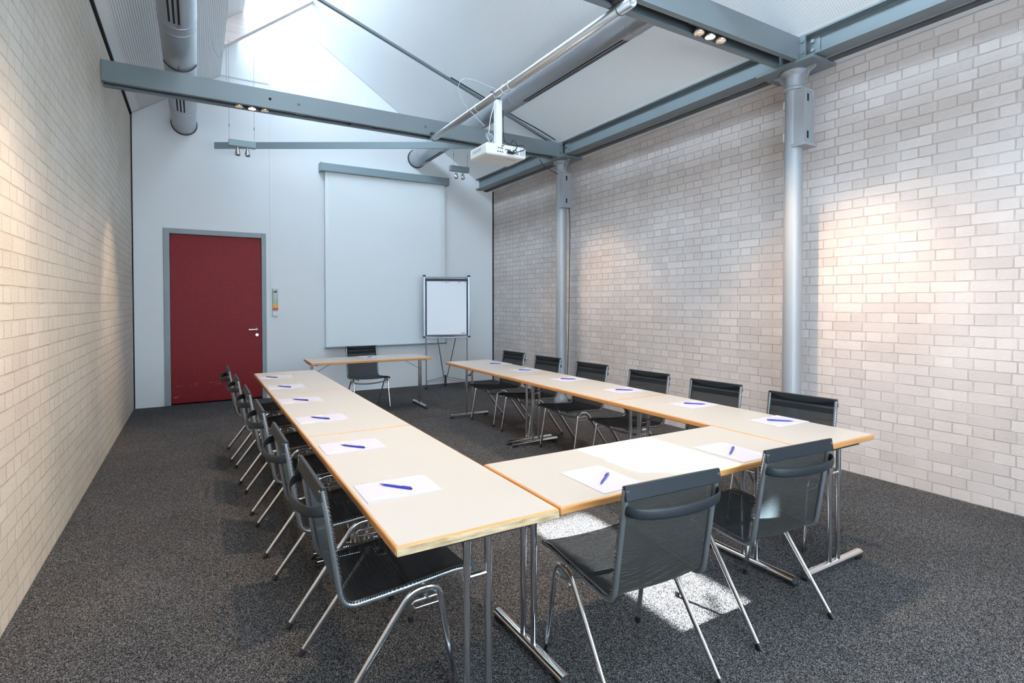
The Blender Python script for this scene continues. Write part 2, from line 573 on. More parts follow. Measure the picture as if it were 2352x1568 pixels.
struct(mb.build('wall_front', 'plaster'))

# ceiling: left board slope, right perforated slope, flat strip over the right wall, added opaque infill between the two roof lights
mb = MB()
def slab(x0, z0, x1, z1, y0, y1, mi, t=.10):
    L = math.hypot(x1 - x0, z1 - z0)
    mb.quad([(x0, y0, z0), (x0, y1, z0), (x1, y1, z1), (x1, y0, z1)], [(y0, 0), (y1, 0), (y1, L), (y0, L)], mi)
    nx, nz = -(z1 - z0) / L * t, (x1 - x0) / L * t
    a = [(x0 + nx, z0 + nz), (x1 + nx, z1 + nz)]
    mb.quad([(a[0][0], y0, a[0][1]), (a[1][0], y0, a[1][1]), (a[1][0], y1, a[1][1]), (a[0][0], y1, a[0][1])], [(0, 0)] * 4, 3)
    mb.quad([(x0, y0, z0), (a[0][0], y0, a[0][1]), (a[0][0], y1, a[0][1]), (x0, y1, z0)], [(0, 0)] * 4, 2)
    mb.quad([(x1, y0, z1), (x1, y1, z1), (a[1][0], y1, a[1][1]), (a[1][0], y0, a[1][1])], [(0, 0)] * 4, 2)
slab(XL + .02, slope_l(XL + .02), XE, ZE, YF, YB, 0)
slab(XG, slope_r(XG), 4.604, slope_r(4.604), YF, YB, 1)
slab(4.70, 3.645, XR + .3, 3.645, YF, YB, 2, .05)
struct(mb.build('ceiling', ['groove', 'perf', 'white', 'roofout'], fix=False))
# dark joint along the top of the left wall and in the right back corner, outer closing strips of the roof edge
mb = MB()
mb.box(XL - .30, XL - .012, YF, YB, 4.10, 4.16)
mb.box(XL - .012, XL + .02, YF, YB, 4.125, 4.16)
struct(mb.build('trim_1', 'gap'))
mb = MB()
mb.box(XR - .022, XR - .002, YB - .012, YB, 0, 3.64)
struct(mb.build('trim_2', 'gap'))
mb = MB()
mb.box(XL + .001, XL + .016, YB - .012, YB - .001, 0, 4.12)
struct(mb.build('trim_3', 'gap'))
# closing pieces of the roof light: kerb, sloping lining and an added infill block
mb = MB()
mb.box(XE - .06, XE - .001, YF, YB, ZE + .002, 5.31)
mb.prism([(XE - .06, 5.31), (XE - .001, 5.31), (0.60, 5.49), (0.57, 5.53)], 'Y', YF, YB)
mb.prism([(XE - .001, ZE + .1), (1.5, slope_r(1.5) + .08), (XG, slope_r(XG) + .1), (0.60, 5.52), (XE - .001, 5.30)], 'Y', 4.55, 5.45)  # unseen infill added to cut off the sun patch at its near side
struct(mb.build('trim_4', 'white'))
# ridge capping that closes the top
mb = MB()
mb.prism([(XG - .06, slope_r(XG) - .02), (XG, slope_r(XG)), (XG + .12, slope_r(XG) + .05), (XG + .02, slope_r(XG) + .14), (XG - .10, slope_r(XG) + .06)], 'Y', YF, YB)
struct(mb.build('trim_5', 'roofout'))
# added unseen wall outside, blocks the sun over part of the roof light
mb = MB()
mb.box(-6, 12, YB + .40, YB + .7, 0, 8.25)
struct(mb.build('sun_block_wall', 'roofout'))
mb = MB(); mb.box(4.6035, XR + .3, YF, YB, 3.839, 3.93)
struct(mb.build('trim_10', 'roofout'))
# dark joints where the sloping ceilings meet the gable
def joint(nm, x0, z0, x1, z1):
    mb = MB()
    L = math.hypot(x1 - x0, z1 - z0)
    nx, nz = (z1 - z0) / L * .008, -(x1 - x0) / L * .008
    if nz > 0: nx, nz = -nx, -nz
    mb.prism([(x0, z0), (x1, z1), (x1 + nx, z1 + nz), (x0 + nx, z0 + nz)], 'Y', YB - .008, YB - .0005)
    struct(mb.build(nm, 'vent'))
joint('trim_8', 1.45, slope_r(1.45), 4.60, slope_r(4.60))
joint('trim_9', XL + .03, slope_l(XL + .03), XE, slope_l(XE))
# seam trim on the gable, where the plain board ends
mb = MB()
mb.box(XE, 1.005, YB - .006, YB, 4.895, 4.91)
struct(mb.build('trim_6', 'vent'))

# roof light glazing
def roof_window(name, y0, y1, bars):
    w = bpy.data.objects.new(name, None)
    COL.objects.link(w)
    w.location = (0.60, (y0 + y1) / 2, 5.49)
    struct(w)
    ox, oy, oz = w.location
    mb = MB()
    mb.prism([(0.602 - ox, 5.50 - oz), (XG - .055 - ox, slope_r(XG) - .05 - oz), (XG - .065 - ox, slope_r(XG) - .04 - oz), (0.592 - ox, 5.51 - oz)], 'Y', y0 - oy, y1 - oy)
    mb.build('pane', 'glass', w)
    for yb in bars:
        mb = MB()
        mb.prism([(0.59 - ox, 5.47 - oz), (XG - .03 - ox, slope_r(XG) - .09 - oz), (XG - .08 - ox, slope_r(XG) - .03 - oz), (0.55 - ox, 5.51 - oz)], 'Y', yb - .02 - oy, yb + .02 - oy)
        mb.build('glazing_bar', 'white', w)
    return w
w1 = roof_window('window_1', 5.45, 9.2, (8.33,))
mb = MB()
mb.tube([(0.565 - .60, 5.95 - 7.325, 5.62 - 5.49), (0.80 - .60, 6.75 - 7.325, 6.12 - 5.49)], .022, n=8)  # added unseen rod, throws a dark band across the sun patch
mb.build('shadow_rod', 'white', w1)
roof_window('window_2', -1.4, 4.55, (0.4, 2.4))

w3 = bpy.data.objects.new('window_fill', None); COL.objects.link(w3); struct(w3)  # unseen window added to brighten the back wall and chairs
w3.location = (1.45, YF - .1, 1.9)
mb = MB(); mb.box(-1.55, 1.55, -.006, .006, -.9, .9); mb.build('pane', 'clear', w3)
for xx in (-1.52, -.5, .5, 1.52):
    mb = MB(); mb.box(xx - .03, xx + .03, -.04, .04, -.9, .9); mb.build('frame_post', 'frame', w3)

# pale wooden header board across the roof light
def header(y, label):
    mb = MB()
    z0 = lambda x: 4.965 + .795 * (x - XE)
    mb.prism([(XE + .003, z0(XE)), (1.508, z0(1.508)), (1.33, slope_r(1.33) - .004), (XE + .003, z0(XE) + .36)], 'Y', y, y + .12)
    return tag(mb.build('roof_board', 'pinewood'), label, 'board')
header(8.30, 'pale pinkish wooden board sloping across the roof light near the back wall')

# ------------------------------------------------------------------ door
d = bpy.data.objects.new('door_1', None); COL.objects.link(d); struct(d)
d.location = (0.28, YB, 0)
mb = MB()
fx0, fx1 = DX0 - .28, DX1 - .28
for a, b_, z0, z1 in ((fx0, fx0 + .075, 0, DZ), (fx1 - .065, fx1, 0, DZ), (fx0 + .075, fx1 - .065, DZ - .075, DZ)):
    mb.box(a, b_, -.012, .11, z0, z1, .004)
mb.box(fx0 - .004, fx0, -.010, .05, 0, DZ + .004)
mb.build('door_frame', 'frame', d)
mb = MB()
lx0, lx1 = fx0 + .077, fx1 - .067
mb.box(lx0, lx1, .03, .075, .022, DZ - .078, .002)
leaf = mb.build('door_leaf', 'door', d)
mb = MB()
for k in range(26):
    x = random.uniform(lx0 + .01, lx1 - .3); z = random.choice((.27, .275, .30, .12, .11)) + random.uniform(-.008, .008)
    if z < .2: x = lx0 + random.uniform(.005, .08)
    mb.box(x, x + random.uniform(.01, .07), .0290, .0305, z, z + random.uniform(.0015, .004))
mb.build('scuff_marks', 'scuff', leaf)
mb = MB()
hx, hz = 0.815 - .28, 1.082
mb.lathe([(.026, 0), (.026, .008), (.012, .010), (.011, .05)], (hx, .03, hz), 20, (0, -1, 0))
mb.tube(fillet([(hx, -.02, hz), (hx - .005, -.024, hz), (hx - .12, -.024, hz)], .01), .010, n=12)
mb.build('door_handle', 'chrome', d)
mb = MB()
mb.lathe([(.026, 0), (.026, .008), (.02, .010)], (hx, .03, hz - .085), 20, (0, -1, 0))
mb.box(hx - .003, hx + .003, .018, .021, hz - .1, hz - .075)
mb.build('lock_rosette', 'chrome', d)
mb = MB(); mb.box(DX0, DX1, YB + .12, YB + .14, 0, DZ)
struct(mb.build('trim_7', 'gap'))

# ------------------------------------------------------------------ control panel, cable channel
cp = thing('control_panel', 'narrow grey wall control panel with yellow and red stickers beside the red door', 'control panel', (1.075, YB, 1.27))
mb = MB(); mb.box(-.042, .042, -.035, 0, .105, .446, .006); mb.build('housing', 'vent', cp)
mb = MB(); mb.box(-.034, .034, -.0375, -.0345, .215, .425, .001); lc = mb.build('display_panel', 'lcd', cp)
mb = MB()
mb.box(-.026, .020, -.0385, -.037, .385, .402); mb.box(-.006, .022, -.0385, -.037, .402, .414)
for i in range(4):
    for kx in (-.020, .020):
        mb2 = MB(); mb2.box(kx - .004, kx + .004, -.0385, -.037, .222 + .018 * i, .232 + .018 * i); mb2.build('key', 'ink_dark', lc)
mb.build('panel_print', 'ink_dark', lc)
mb = MB(); mb.box(-.036, .036, -.0375, -.0345, .150, .213); st = mb.build('yellow_sticker', 'yellow', cp)
mb = MB()
for i in range(3):
    mb.box(-.028, -.008, -.0385, -.037, .158 + i * .018, .166 + i * .018); mb.box(.004, .028, -.0385, -.037, .160 + i * .018, .167 + i * .018)
mb.build('sticker_marks', 'red', st)
mb = MB(); mb.box(-.036, .036, -.0375, -.0345, .110, .148); mb.build('red_sticker', 'red', cp)
mb = MB(); mb.box(-.04, .04, -.04, 0, .012, .095, .006); sw = mb.build('light_switch', 'white', cp)
mb = MB(); mb.box(-.028, .028, -.046, -.039, .025, .083, .004); mb.build('rocker', 'white', sw)
mb = MB(); mb.box(1.008, 1.030, YB - .014, YB - .001, 1.27, 4.895, .002)
tag(mb.build('cable_channel', 'plaster'), 'thin white vertical cable channel running up the back wall from the control panel', 'cable channel')

# ------------------------------------------------------------------ projection screen
sc = thing('projection_screen', 'pull-down projection screen with grey casing hanging on the back wall', 'projection screen', (2.87, YB, 3.63))
mb = MB()
mb.box(-1.115, 1.115, -.16, -.01, 0, .128, .006)
cs = mb.build('casing', 'casing', sc)
for s in (-1, 1):
    mb = MB(); mb.box(s * 1.115 - .012, s * 1.115 + .012, -.165, -.006, -.006, .132, .004)
    mb.build('end_cap', 'casing', cs)
mb = MB(); mb.box(.62, .79, -.11, -.06, .128, .138); mb.build('bracket', 'steel_dk', sc)
mb = MB()
n = 40
pr = []
W0, W1 = -1.04, 1.075
for i in range(n + 1):
    x = W0 + (W1 - W0) * i / n
    t = max(0, (x - (W1 - .12)) / .12); t2 = max(0, ((W0 + .06) - x) / .06)
    pr.append((x, -.085 + .018 * t * t + .01 * t2 * t2))
def slat(zz): return [mb.bm.verts.new((x, y, zz)) for x, y in pr]
rows = [slat(z) for z in (0.0, -.9, -1.8, -2.86)]
for r0, r1 in zip(rows, rows[1:]):
    for i in range(n):
        mb.bm.faces.new((r0[i], r0[i + 1], r1[i + 1], r1[i]))
fab = mb.build('screen_fabric', 'screen', sc)
so = fab.modifiers.new('thickness', 'SOLIDIFY'); so.thickness = .002
mb = MB(); mb.tube([(W0 - .02, -.085, -2.872), (W1 + .02, -.085, -2.872)], .014, n=12); mb.build('bottom_bar', 'casing', sc)

# ------------------------------------------------------------------ steel beams
BZ0, BZ1 = 3.63, 3.83
def channel(mb, x0, x1, y_web, y_in, t=.010):
    """C section, web at y_web, flanges reaching to y_in"""
    s = 1 if y_in > y_web else -1
    mb.box(x0, x1, min(y_web, y_web + s * t), max(y_web, y_web + s * t), BZ0, BZ1)
    for z0, z1 in ((BZ0, BZ0 + .013), (BZ1 - .013, BZ1)):
        mb.box(x0, x1, min(y_web + s * t, y_in), max(y_web + s * t, y_in), z0, z1)

def cross_beam(yc, label, bolts, x_end=4.60):
    t = thing('cross_beam', label, 'beam', (2.0, yc, BZ0))
    ox, oy, oz = t.location
    for s in (-1, 1):
        mb = MB(); channel(mb, XL + .004, x_end, yc + s * .105, yc + s * .056)
        for v in mb.bm.verts: v.co -= Vector((ox, oy, oz))
        mb.build('channel', 'steel', t)
    mb = MB(); mb.box(XL + .004 - ox, x_end - ox, -.094, .094, .172, .184); mb.build('light_block_strip', 'steel_dk', t)  # added strip, shuts out light from above so the slot stays dark
    mb = MB()
    for bx in bolts:
        mb.cyl((bx - ox, -.12, .105), (bx - ox, -.105, .105), .016, n=6)
        mb.cyl((bx - ox, -.108, .105), (bx - ox, -.104, .105), .022, n=16)
    if bolts: mb.build('bolt', 'steel', t)
    mb = MB()
    mb.box(x_end - ox - .004, x_end - ox + .016, -.16, -.096, .0, .20)
    mb.box(x_end - ox - .004, x_end - ox + .016, .096, .16, .0, .20)
    for zz in (.05, .15):
        mb.cyl((x_end - ox + .004, -.138, zz), (x_end - ox - .018, -.138, zz), .015, n=6)
        mb.cyl((x_end - ox + .004, .138, zz), (x_end - ox - .018, .138, zz), .015, n=6)
    mb.build('end_plate', 'steel', t)
    return t
beam1 = cross_beam(6.58, 'grey double-channel steel beam crossing the room in front of the back wall', (1.02, 2.53))
beam2 = cross_beam(2.955, 'grey double-channel steel beam overhead at the upper right, ending on the nearer column', ())
mb = MB(); mb.cyl((.72 - 2, -.1065, .10), (.72 - 2, -.104, .10), .015, n=16); mb.build('bolt_hole', 'slot', beam1)
mb = MB(); mb.box(1.0 - 2, 1.10 - 2, -.03, .03, .02, .06); mb.build('junction_box', 'steel', beam1)
mb = MB(); mb.box(1.62 - 2, 1.88 - 2, -.03, .03, -.002, .04); mb.build('cable_box', 'black', beam1)

def edge_beam(name, x0, x1, web, label, z0, z1, mat):
    mb = MB()
    yc = (YF + YB) / 2
    mb.box(x0, x1, YF - yc, YB - .002 - yc, 0, .014)
    mb.box(x0, x1, YF - yc, YB - .002 - yc, z1 - z0 - .014, z1 - z0)
    mb.box(web - .005, web + .005, YF - yc, YB - .002 - yc, .014, z1 - z0 - .014)
    o = mb.build(name, mat, None, (0, yc, z0))
    return tag(o, label, 'beam')
edge_beam('edge_beam', 4.605, 4.765, 4.685, 'long grey steel I-beam running along the right side on both column heads', BZ0 + .008, 3.838, 'steel')
edge_beam('edge_beam', 4.785, 4.855, 4.82, 'dark steel rail between the long I-beam and the right brick wall', 3.622, 3.722, 'steel_dk')

# angle brackets between I-beam web and cross beams
for yc, lab in ((6.58, 'bolted steel angle cleat on the I-beam above the far column'), (2.955, 'bolted steel angle cleat on the I-beam above the nearer column')):
    t = thing('angle_cleat', lab, 'bracket', (4.68, yc - .19, 3.652))
    mb = MB()
    mb.box(-.012, .0, -.06, .06, 0, .17)
    mb.build('plate', 'steel', t)
    for zz in (.045, .125):
        mb = MB()
        mb.cyl((-.011, .0, zz), (-.030, .0, zz), .017, n=6)
        mb.build('bolt', 'silver', t)

# diagonal ties along the right slope above each cross beam
def tie(yc, label):
    mb = MB()
    a, b_ = Vector((4.52, yc, 3.848)), Vector((0.99, yc, 5.103))
    dirv = (b_ - a).normalized()
    up = Vector((0, 1, 0)).cross(dirv)
    if up.z < 0: up = -up
    o = tag(mb_bar(a, b_, up, .045, .028), label, 'tie bar')
    return o
def mb_bar(a, b_, up, w, h):
    mb = MB()
    dirv = (b_ - a).normalized()
    side = dirv.cross(up).normalized()
    def pt(p, s, u): return p + side * s + up * u
    for (s0, s1, u0, u1) in ((-w / 2, w / 2, -.005, .005), (-.004, .004, .005, h + .005)):
        va = [pt(a, s0, u0), pt(a, s1, u0), pt(a, s1, u1), pt(a, s0, u1)]
        vb = [pt(b_, s0, u0), pt(b_, s1, u0), pt(b_, s1, u1), pt(b_, s0, u1)]
        A = [mb.bm.verts.new(v - a) for v in va]; B = [mb.bm.verts.new(v - a) for v in vb]
        mb.bm.faces.new(A); mb.bm.faces.new(list(reversed(B)))
        for i in range(4):
            mb.bm.faces.new((A[i], B[i], B[(i + 1) % 4], A[(i + 1) % 4]))
    return mb.build('tie_bar', 'steel', None, a)
tie(6.58, 'thin grey T-section tie bar slanting up under the right ceiling from the far column')

# ------------------------------------------------------------------ columns
def column(yc, label):
    xc = 4.73
    t = thing('column', label, 'column', (xc, yc, 0))
    mb = MB()
    prof = [(.105, 0), (.105, .05), (.090, .09), (.081, .13), (.079, 1.2), (.074, 3.42)]
    mb.lathe(prof, (0, 0, 0), 32)
    mb.build('shaft', 'silver', t)
    mb = MB()
    mb.lathe([(.078, 3.42), (.092, 3.425), (.094, 3.44), (.080, 3.452), (.076, 3.46), (.074, 3.54), (.080, 3.56), (.112, 3.575), (.118, 3.59), (.110, 3.60)], (0, 0, 0), 32)
    mb.build('capital', 'silver', t)
    for s in (-1, 1):
        mb = MB()
        pts = [(s * .07, 3.47), (s * .085, 3.475), (s * .10, 3.51), (s * .125, 3.525), (s * .14, 3.56), (s * .19, 3.585), (s * .20, 3.60), (s * .07, 3.60)]
        mb.prism(pts, 'X', -.012, .012)
        mb.build('bracket_fin', 'silver', t)
    mb = MB()
    mb.box(-.17, .19, -.27, .27, 3.60, 3.629, .003)
    mb.build('head_plate', 'steel', t)
    mb = MB()
    x0, x1, y0, y1 = -.065, .085, -.135, -.02
    mb.box(x0 + .0008, x0 + .012, y0 + .004, y1, 2.931, 3.408)
    mb.box(x1 - .012, x1 - .0008, y0 + .004, y1, 2.931, 3.408)
    mb.box(x0 + .013, x1 - .013, y0 + .005, y0 + .02, 2.932, 3.405)
    mb.box(x0, x0 + .035, y0, y0 + .012, 2.93, 3.386)
    mb.box(x1 - .025, x1, y0, y0 + .012, 2.93, 3.386)
    mb.box(x0, x1, y0, y0 + .012, 3.386, 3.41)
    mb.box(x0 - .012, x1 + .012, y0 - .02, y1, 2.90, 2.93, .003)
    bxx = mb.build('cable_box', 'silver', t)
    mb = MB()
    for zz in (2.97, 3.30):
        mb.box(-.012, .012, y0 + .0035, y0 + .006, zz, zz + .065)
    mb.build('slot', 'slot', bxx)
    mb = MB()
    for zz in (2.98, 3.27):
        mb.box(-.03, .03, .066, .094, zz, zz + .085, .012, 3)
    mb.build('clamp', 'white', t)
    return t
col1 = column(6.61, 'silver round iron column at the far end of the right wall')
col2 = column(2.975, 'silver round iron column standing nearest on the right')

# cable running down the far column
pts = [p - Vector((4.73, 6.61, 0)) for p in fillet([(4.40, 6.70, 3.62), (4.44, 6.70, 3.55), (4.64, 6.64, 3.43), (4.72, 6.51, 3.36), (4.80, 6.49, 2.8), (4.795, 6.495, 1.6), (4.775, 6.50, .6), (4.76, 6.51, .16)], .2, 8)]
mb = MB(); mb.tube(pts, .0055, n=6)
mb.build('cable', 'black', col1)
pts = fillet([(4.50, 6.44, 3.846), (4.20, 6.50, 3.99), (3.9, 6.53, 4.09), (3.4, 6.53, 4.27), (2.9, 6.53, 4.44)], .15, 6)
mb = MB(); mb.tube(pts, .008, n=6)
tag(mb.build('cable', 'black'), 'thin black cable clipped along the slanting tie bar', 'cable')

# ------------------------------------------------------------------ air ducts
def duct(xc, zc, r, y0, y1, slots, seams, ang, label):
    t = thing('air_duct', label, 'air duct', (xc, (y0 + y1) / 2, zc))
    oy = (y0 + y1) / 2
    mb = MB()
    mb.tube([(0, y0 - oy, 0), (0, y1 - oy, 0)], r, n=48)
    mb.build('pipe', 'duct', t)
    for ys in seams:
        mb = MB(); mb.tube([(0, ys - .006 - oy, 0), (0, ys + .006 - oy, 0)], r + .003, n=48); mb.build('seam_ring', 'duct', t)
    for (sa, sb) in slots:
        for k in (-1, 0, 1):
            a = ang + k * .24
            mb = MB()
            rr = r + .0015
            w = .052
            p = []
            for i in range(5):
                th = a + (i / 4 - .5) * 2 * w
                p.append((rr * math.sin(th), -rr * math.cos(th)))
            for i in range(4, -1, -1):
                th = a + (i / 4 - .5) * 2 * w
                p.append(((rr - .003) * math.sin(th), -(rr - .003) * math.cos(th)))
            mb.prism(p, 'Y', sa - oy, sb - oy)
            mb.build('air_slot', 'slot', t)
    mb = MB(); mb.tube([(0, y1 - .012 - oy, 0), (0, y1 - oy, 0)], r + .012, n=48); mb.build('wall_collar', 'black', t)
    return t
ductL = duct(-.125, 4.10, .156, -1.55, YB - .004, ((1.6, 5.62), (6.85, 8.17)), (5.72, 5.88, 8.24, 8.42), -.12, 'large round metal air duct under the left ceiling slope')
ductR = duct(3.425, 4.065, .152, -1.55, YB - .004, ((3.80, 5.55), (8.05, 8.75)), (3.40, 3.68, 5.72, 8.80), 0.14, 'large round metal air duct under the right ceiling slope')
mb = MB()
pts = [(.164 * math.sin(a), 6.72 - 3.838, -.164 * math.cos(a)) for a in [(-1.1 + 2.3 * i / 16) for i in range(17)]]
mb.tube(pts, .006, n=6)
mb.tube([(-.01, 6.60 - 3.838, -.17), (-.01, 6.72 - 3.838, -.164), (-.01, 6.80 - 3.838, -.08)], .006, n=6)
mb.build('strap', 'black', ductL)

# ------------------------------------------------------------------ projector and its pipe
pp = thing('mounting_pipe', 'bare metal pipe slung under the two cross beams, carrying the projector', 'pipe', (2.625, 4.66, 3.585))
mb = MB()
n = 24
ax, az = Vector((1, 0, 0)), Vector((0, 0, 1))
ya, yb = 2.83 - 4.66, 6.47 - 4.66
ro, ri = .040, .034
rings = [mb.ring(Vector((0, ya + .25, 0)), ax, az, ri, ri, n), mb.ring(Vector((0, ya, 0)), ax, az, ri, ri, n), mb.ring(Vector((0, ya, 0)), ax, az, ro, ro, n), mb.ring(Vector((0, yb, 0)), ax, az, ro, ro, n)]
mb.skin(rings)
mb.build('pipe', 'pipe', pp)
for yy in (2.955, 6.42):
    mb = MB()
    mb.box(-.05, .05, yy - .03 - 4.66, yy + .03 - 4.66, .038, .060)
    mb.tube([(.042 * math.sin(a), yy - 4.66, -.042 * math.cos(a)) for a in [(-1.9 + 3.8 * i / 14) for i in range(15)]], .004, n=6)
    mb.build('hanger_clip', 'steel_dk', pp)
for yy in (4.5, 4.62, 5.2):
    mb = MB(); mb.tube([(.0425 * math.cos(2 * PI * i / 20), yy - 4.66, .0425 * math.sin(2 * PI * i / 20)) for i in range(20)], .003, n=6, closed=True)
    mb.build('cable_tie', 'white', pp)

pj = thing('projector', 'white ceiling projector with a black cable plugged into its back', 'projector', (2.64, 4.78, 2.93))
mb = MB(); mb.box(-.225, .225, -.175, .19, 0, .115, .022, 4)
body = mb.build('housing', 'proj', pj)
mb = MB(); mb.lathe([(.05, 0), (.05, .03), (.04, .032)], (.1, .185, .06), 20, (0, 1, 0)); mb.build('lens', 'black', pj)
mb = MB()
for i, (px, pz) in enumerate([(-.09, .068), (-.065, .07), (-.05, .066), (-.012, .06), (.075, .062), (.105, .064), (-.1, .032), (-.075, .032), (-.05, .031), (.09, .034), (.11, .034), (.125, .034)]):
    mb = MB(); mb.box(px - .006, px + .006, -.1785, -.1745, pz, pz + .011); mb.build('port', 'ink_dark', body)
mb = MB(); mb.box(.0, .04, -.1785, -.1745, .06, .07); mb.build('port', 'ink_dark', body)
mb = MB(); mb.box(-.06, -.035, -.1785, -.1745, .092, .102); mb.build('port', 'ink_dark', body)
mb = MB(); mb.box(.15, .205, -.178, -.174, .028, .092); mb.build('vent_grille', 'vent', body)
mb = MB()
mb.box(-.227, -.223, -.06, .12, .06, .085); mb.build('side_vent', 'vent', body)
mb = MB(); mb.box(-.06, .06, -.04, -.03, -.0015, .001); mb.box(.05, .15, -.10, -.07, -.0015, .001); mb.build('rating_plate', 'vent', body)
mb = MB(); mb.box(-.032, .032, -.025, .035, .112, .60, .003); mb.box(-.045, .045, -.04, .05, .108, .128); post = mb.build('mount_post', 'proj', pj)
mb = MB()
mb.tube([(.044 * math.cos(2 * PI * i / 20), .12, .044 * math.sin(2 * PI * i / 20)) for i in range(20)], .006, n=6, closed=True)
mb.cyl((-.055, .10, .02), (-.055, .14, .02), .009, n=8)
mb.box(-.014, .014, .10, .14, -.053, -.040)
mb.build('pipe_clamp', 'satin', pp)
mb = MB()
mb.tube(fillet([(.036, -.03, .50), (.04, -.035, .2), (.08, -.10, .13), (.05, -.21, .17), (.09, -.24, .10), (.07, -.20, .05), (.02, -.19, .04)], .06, 6), .005, n=6)
mb.tube(fillet([(.045, -.02, .20), (.10, -.12, .13), (.18, -.20, .13), (.17, -.24, .07), (.06, -.20, .035)], .06, 6), .005, n=6)
mb.box(.0, .07, -.205, -.178, .026, .05, .004)
mb.build('power_cable', 'black', pj)
mb = MB()
mb.tube(fillet([(-.033, 0, .58), (-.10, -.02, .40), (-.14, -.06, .22), (-.18, -.10, .20), (-.17, -.12, .13), (-.12, -.1, .115)], .05, 6), .003, n=5)
mb.tube([(-.15 + .03 * math.cos(t_), -.08, .20 + .03 * math.sin(t_)) for t_ in [2 * PI * i / 16 for i in range(16)]], .003, n=5, closed=True)
mb.tube([(-.13 + .025 * math.cos(t_), -.09, .175 + .045 * math.sin(t_)) for t_ in [2 * PI * i / 16 for i in range(16)]], .003, n=5, closed=True)
mb.build('safety_wire', 'pipe', pj)
mb = MB()
pts = fillet([(2.47, 4.75, 3.24), (2.35, 4.75, 3.33), (2.235, 4.75, 3.42), (2.175, 4.75, 3.54), (2.215, 4.75, 3.65), (2.36, 4.75, 3.67), (2.50, 4.75, 3.64), (2.60, 4.75, 3.625)], .2, 8)
mb.tube(pts, .003, n=5)
tag(mb.build('signal_wire', 'vent'), 'thin pale wire looping up from the projector towards the ceiling', 'wire')

# ------------------------------------------------------------------ recessed halogen lamps in the beams
def lamp_unit(xc, yc, lit_target, label, power, lit=1):
    t = thing('beam_spotlight', label, 'spotlight', (xc, yc, BZ0))
    mb = MB(); mb.box(-.21, .21, -.038, .038, .06, .10); mb.build('lamp_tray', 'steel_dk', t)
    for k in range(3):
        x = (k - 1) * .128
        mb = MB()
        mb.lathe([(.012, .06), (.018, .045), (.034, .02), (.042, -.012), (.040, -.012), (.030, .018), (.012, .035)], (x, 0, 0), 24)
        cup = mb.build('reflector', 'reflector', t)
        mb = MB()
        mb.lathe([(.0, -.008), (.036, -.008), (.036, -.004), (.0, -.004)], (x, 0, 0), 20)
        mb.build('lamp_face', 'bulb_on' if k == lit else 'bulb_off', cup)
    for i, (tgt, frac, ang, bl) in enumerate(lit_target):
        ld = bpy.data.lights.new('halogen_beam', 'SPOT')
        ld.energy = power * frac
        ld.color = (1.0, 0.75, 0.52)
        ld.spot_size = math.radians(ang)
        ld.spot_blend = bl
        ld.shadow_soft_size = 0.03
        lo = bpy.data.objects.new('halogen_beam', ld)
        COL.objects.link(lo)
        lo.parent = t
        lo.location = ((i - .5) * .128, 0, -.02)
        dv = Vector(tgt) - Vector((xc + (i - .5) * .128, yc, BZ0 - .02))
        lo.rotation_euler = dv.to_track_quat('-Z', 'Y').to_euler()
    return t
lamp_unit(.55, 6.58, (((-.77, 7.0, 1.35), 1.0, 38, .9), ((0.9, 5.4, 0), .8, 110, .7)), 'three halogen lamps in the far beam near the left duct, middle one lit', LAMP)
lamp_unit(3.57, 2.955, (((4.99, 2.35, 1.35), 1.0, 40, .9), ((3.2, 2.2, 0), 1.6, 120, .6)), 'three halogen lamps in the near beam at the upper right, middle one lit', LAMP)
lamp_unit(3.62, 6.58, (((4.99, 5.6, 1.3), .6, 45, .9), ((3.6, 6.0, 0), .6, 110, .7)), 'three halogen lamps in the far beam, hidden behind the projector', LAMP)
lamp_unit(.90, 2.955, (((-.77, 3.2, 1.35), 1.0, 42, .9), ((0.5, 3.0, 0), 1.6, 120, .6)), 'three halogen lamps in the near beam at its left end', LAMP)

# hanging twin spot boxes
def twin_spot(loc, wx, label, xs):
    t = thing('twin_spotlight', label, 'spotlight', loc)
    mb = MB(); mb.box(-.165, .165, -.045, .045, 0, .085, .003); mb.build('housing', 'casing', t)
    for x in (-.055, .065):
        mb = MB()
        mb.cyl((x, 0, 0), (x, 0, -.035), .016, n=14)
        mb.lathe([(.018, -.03), (.026, -.05), (.034, -.085), (.037, -.115), (.034, -.115), (.028, -.085), (.010, -.05)], (x, 0, 0), 20)
        lampo = mb.build('lamp', 'chrome', t)
        mb = MB(); mb.lathe([(.0, -.108), (.03, -.108), (.03, -.104), (.0, -.104)], (x, 0, 0), 16); mb.build('bulb_face', 'reflector', lampo)
    for x, zt in zip((wx, .15), xs):
        mb = MB(); mb.tube([(x, 0, .085), (x, 0, zt - loc[2])], .0022, n=5)
        mb.cyl((x, 0, .25), (x, 0, .29), .006, n=8)
        mb.build('suspension_wire', 'satin', t)
    return t
twin_spot((.559, 8.20, 3.606), -.155, 'small grey box with two chrome spots hanging on wires near the red door wall', (5.01, 5.27))
twin_spot((3.79, 8.20, 3.668), -.10, 'small grey box with two chrome spots hanging right of the projection screen', (slope_r(3.69) - .003, slope_r(3.94) - .003))
# header bolts that hold the left pair are the wires' upper ends: short hangers on the roof board side
mb = MB()
mb.tube(fillet([(.37, 7.99, 4.40), (.37, 7.99, 4.78), (.345, 7.95, 4.86), (.31, 7.92, 4.80), (.315, 7.95, 4.66), (.29, 7.9, 4.62), (.22, 7.8, 4.68), (.20, 7.75, 4.78)], .05, 6), .004, n=6)
tag(mb.build('lamp_cable', 'vent'), 'pale looped lamp cable at the edge of the left ceiling board', 'cable')

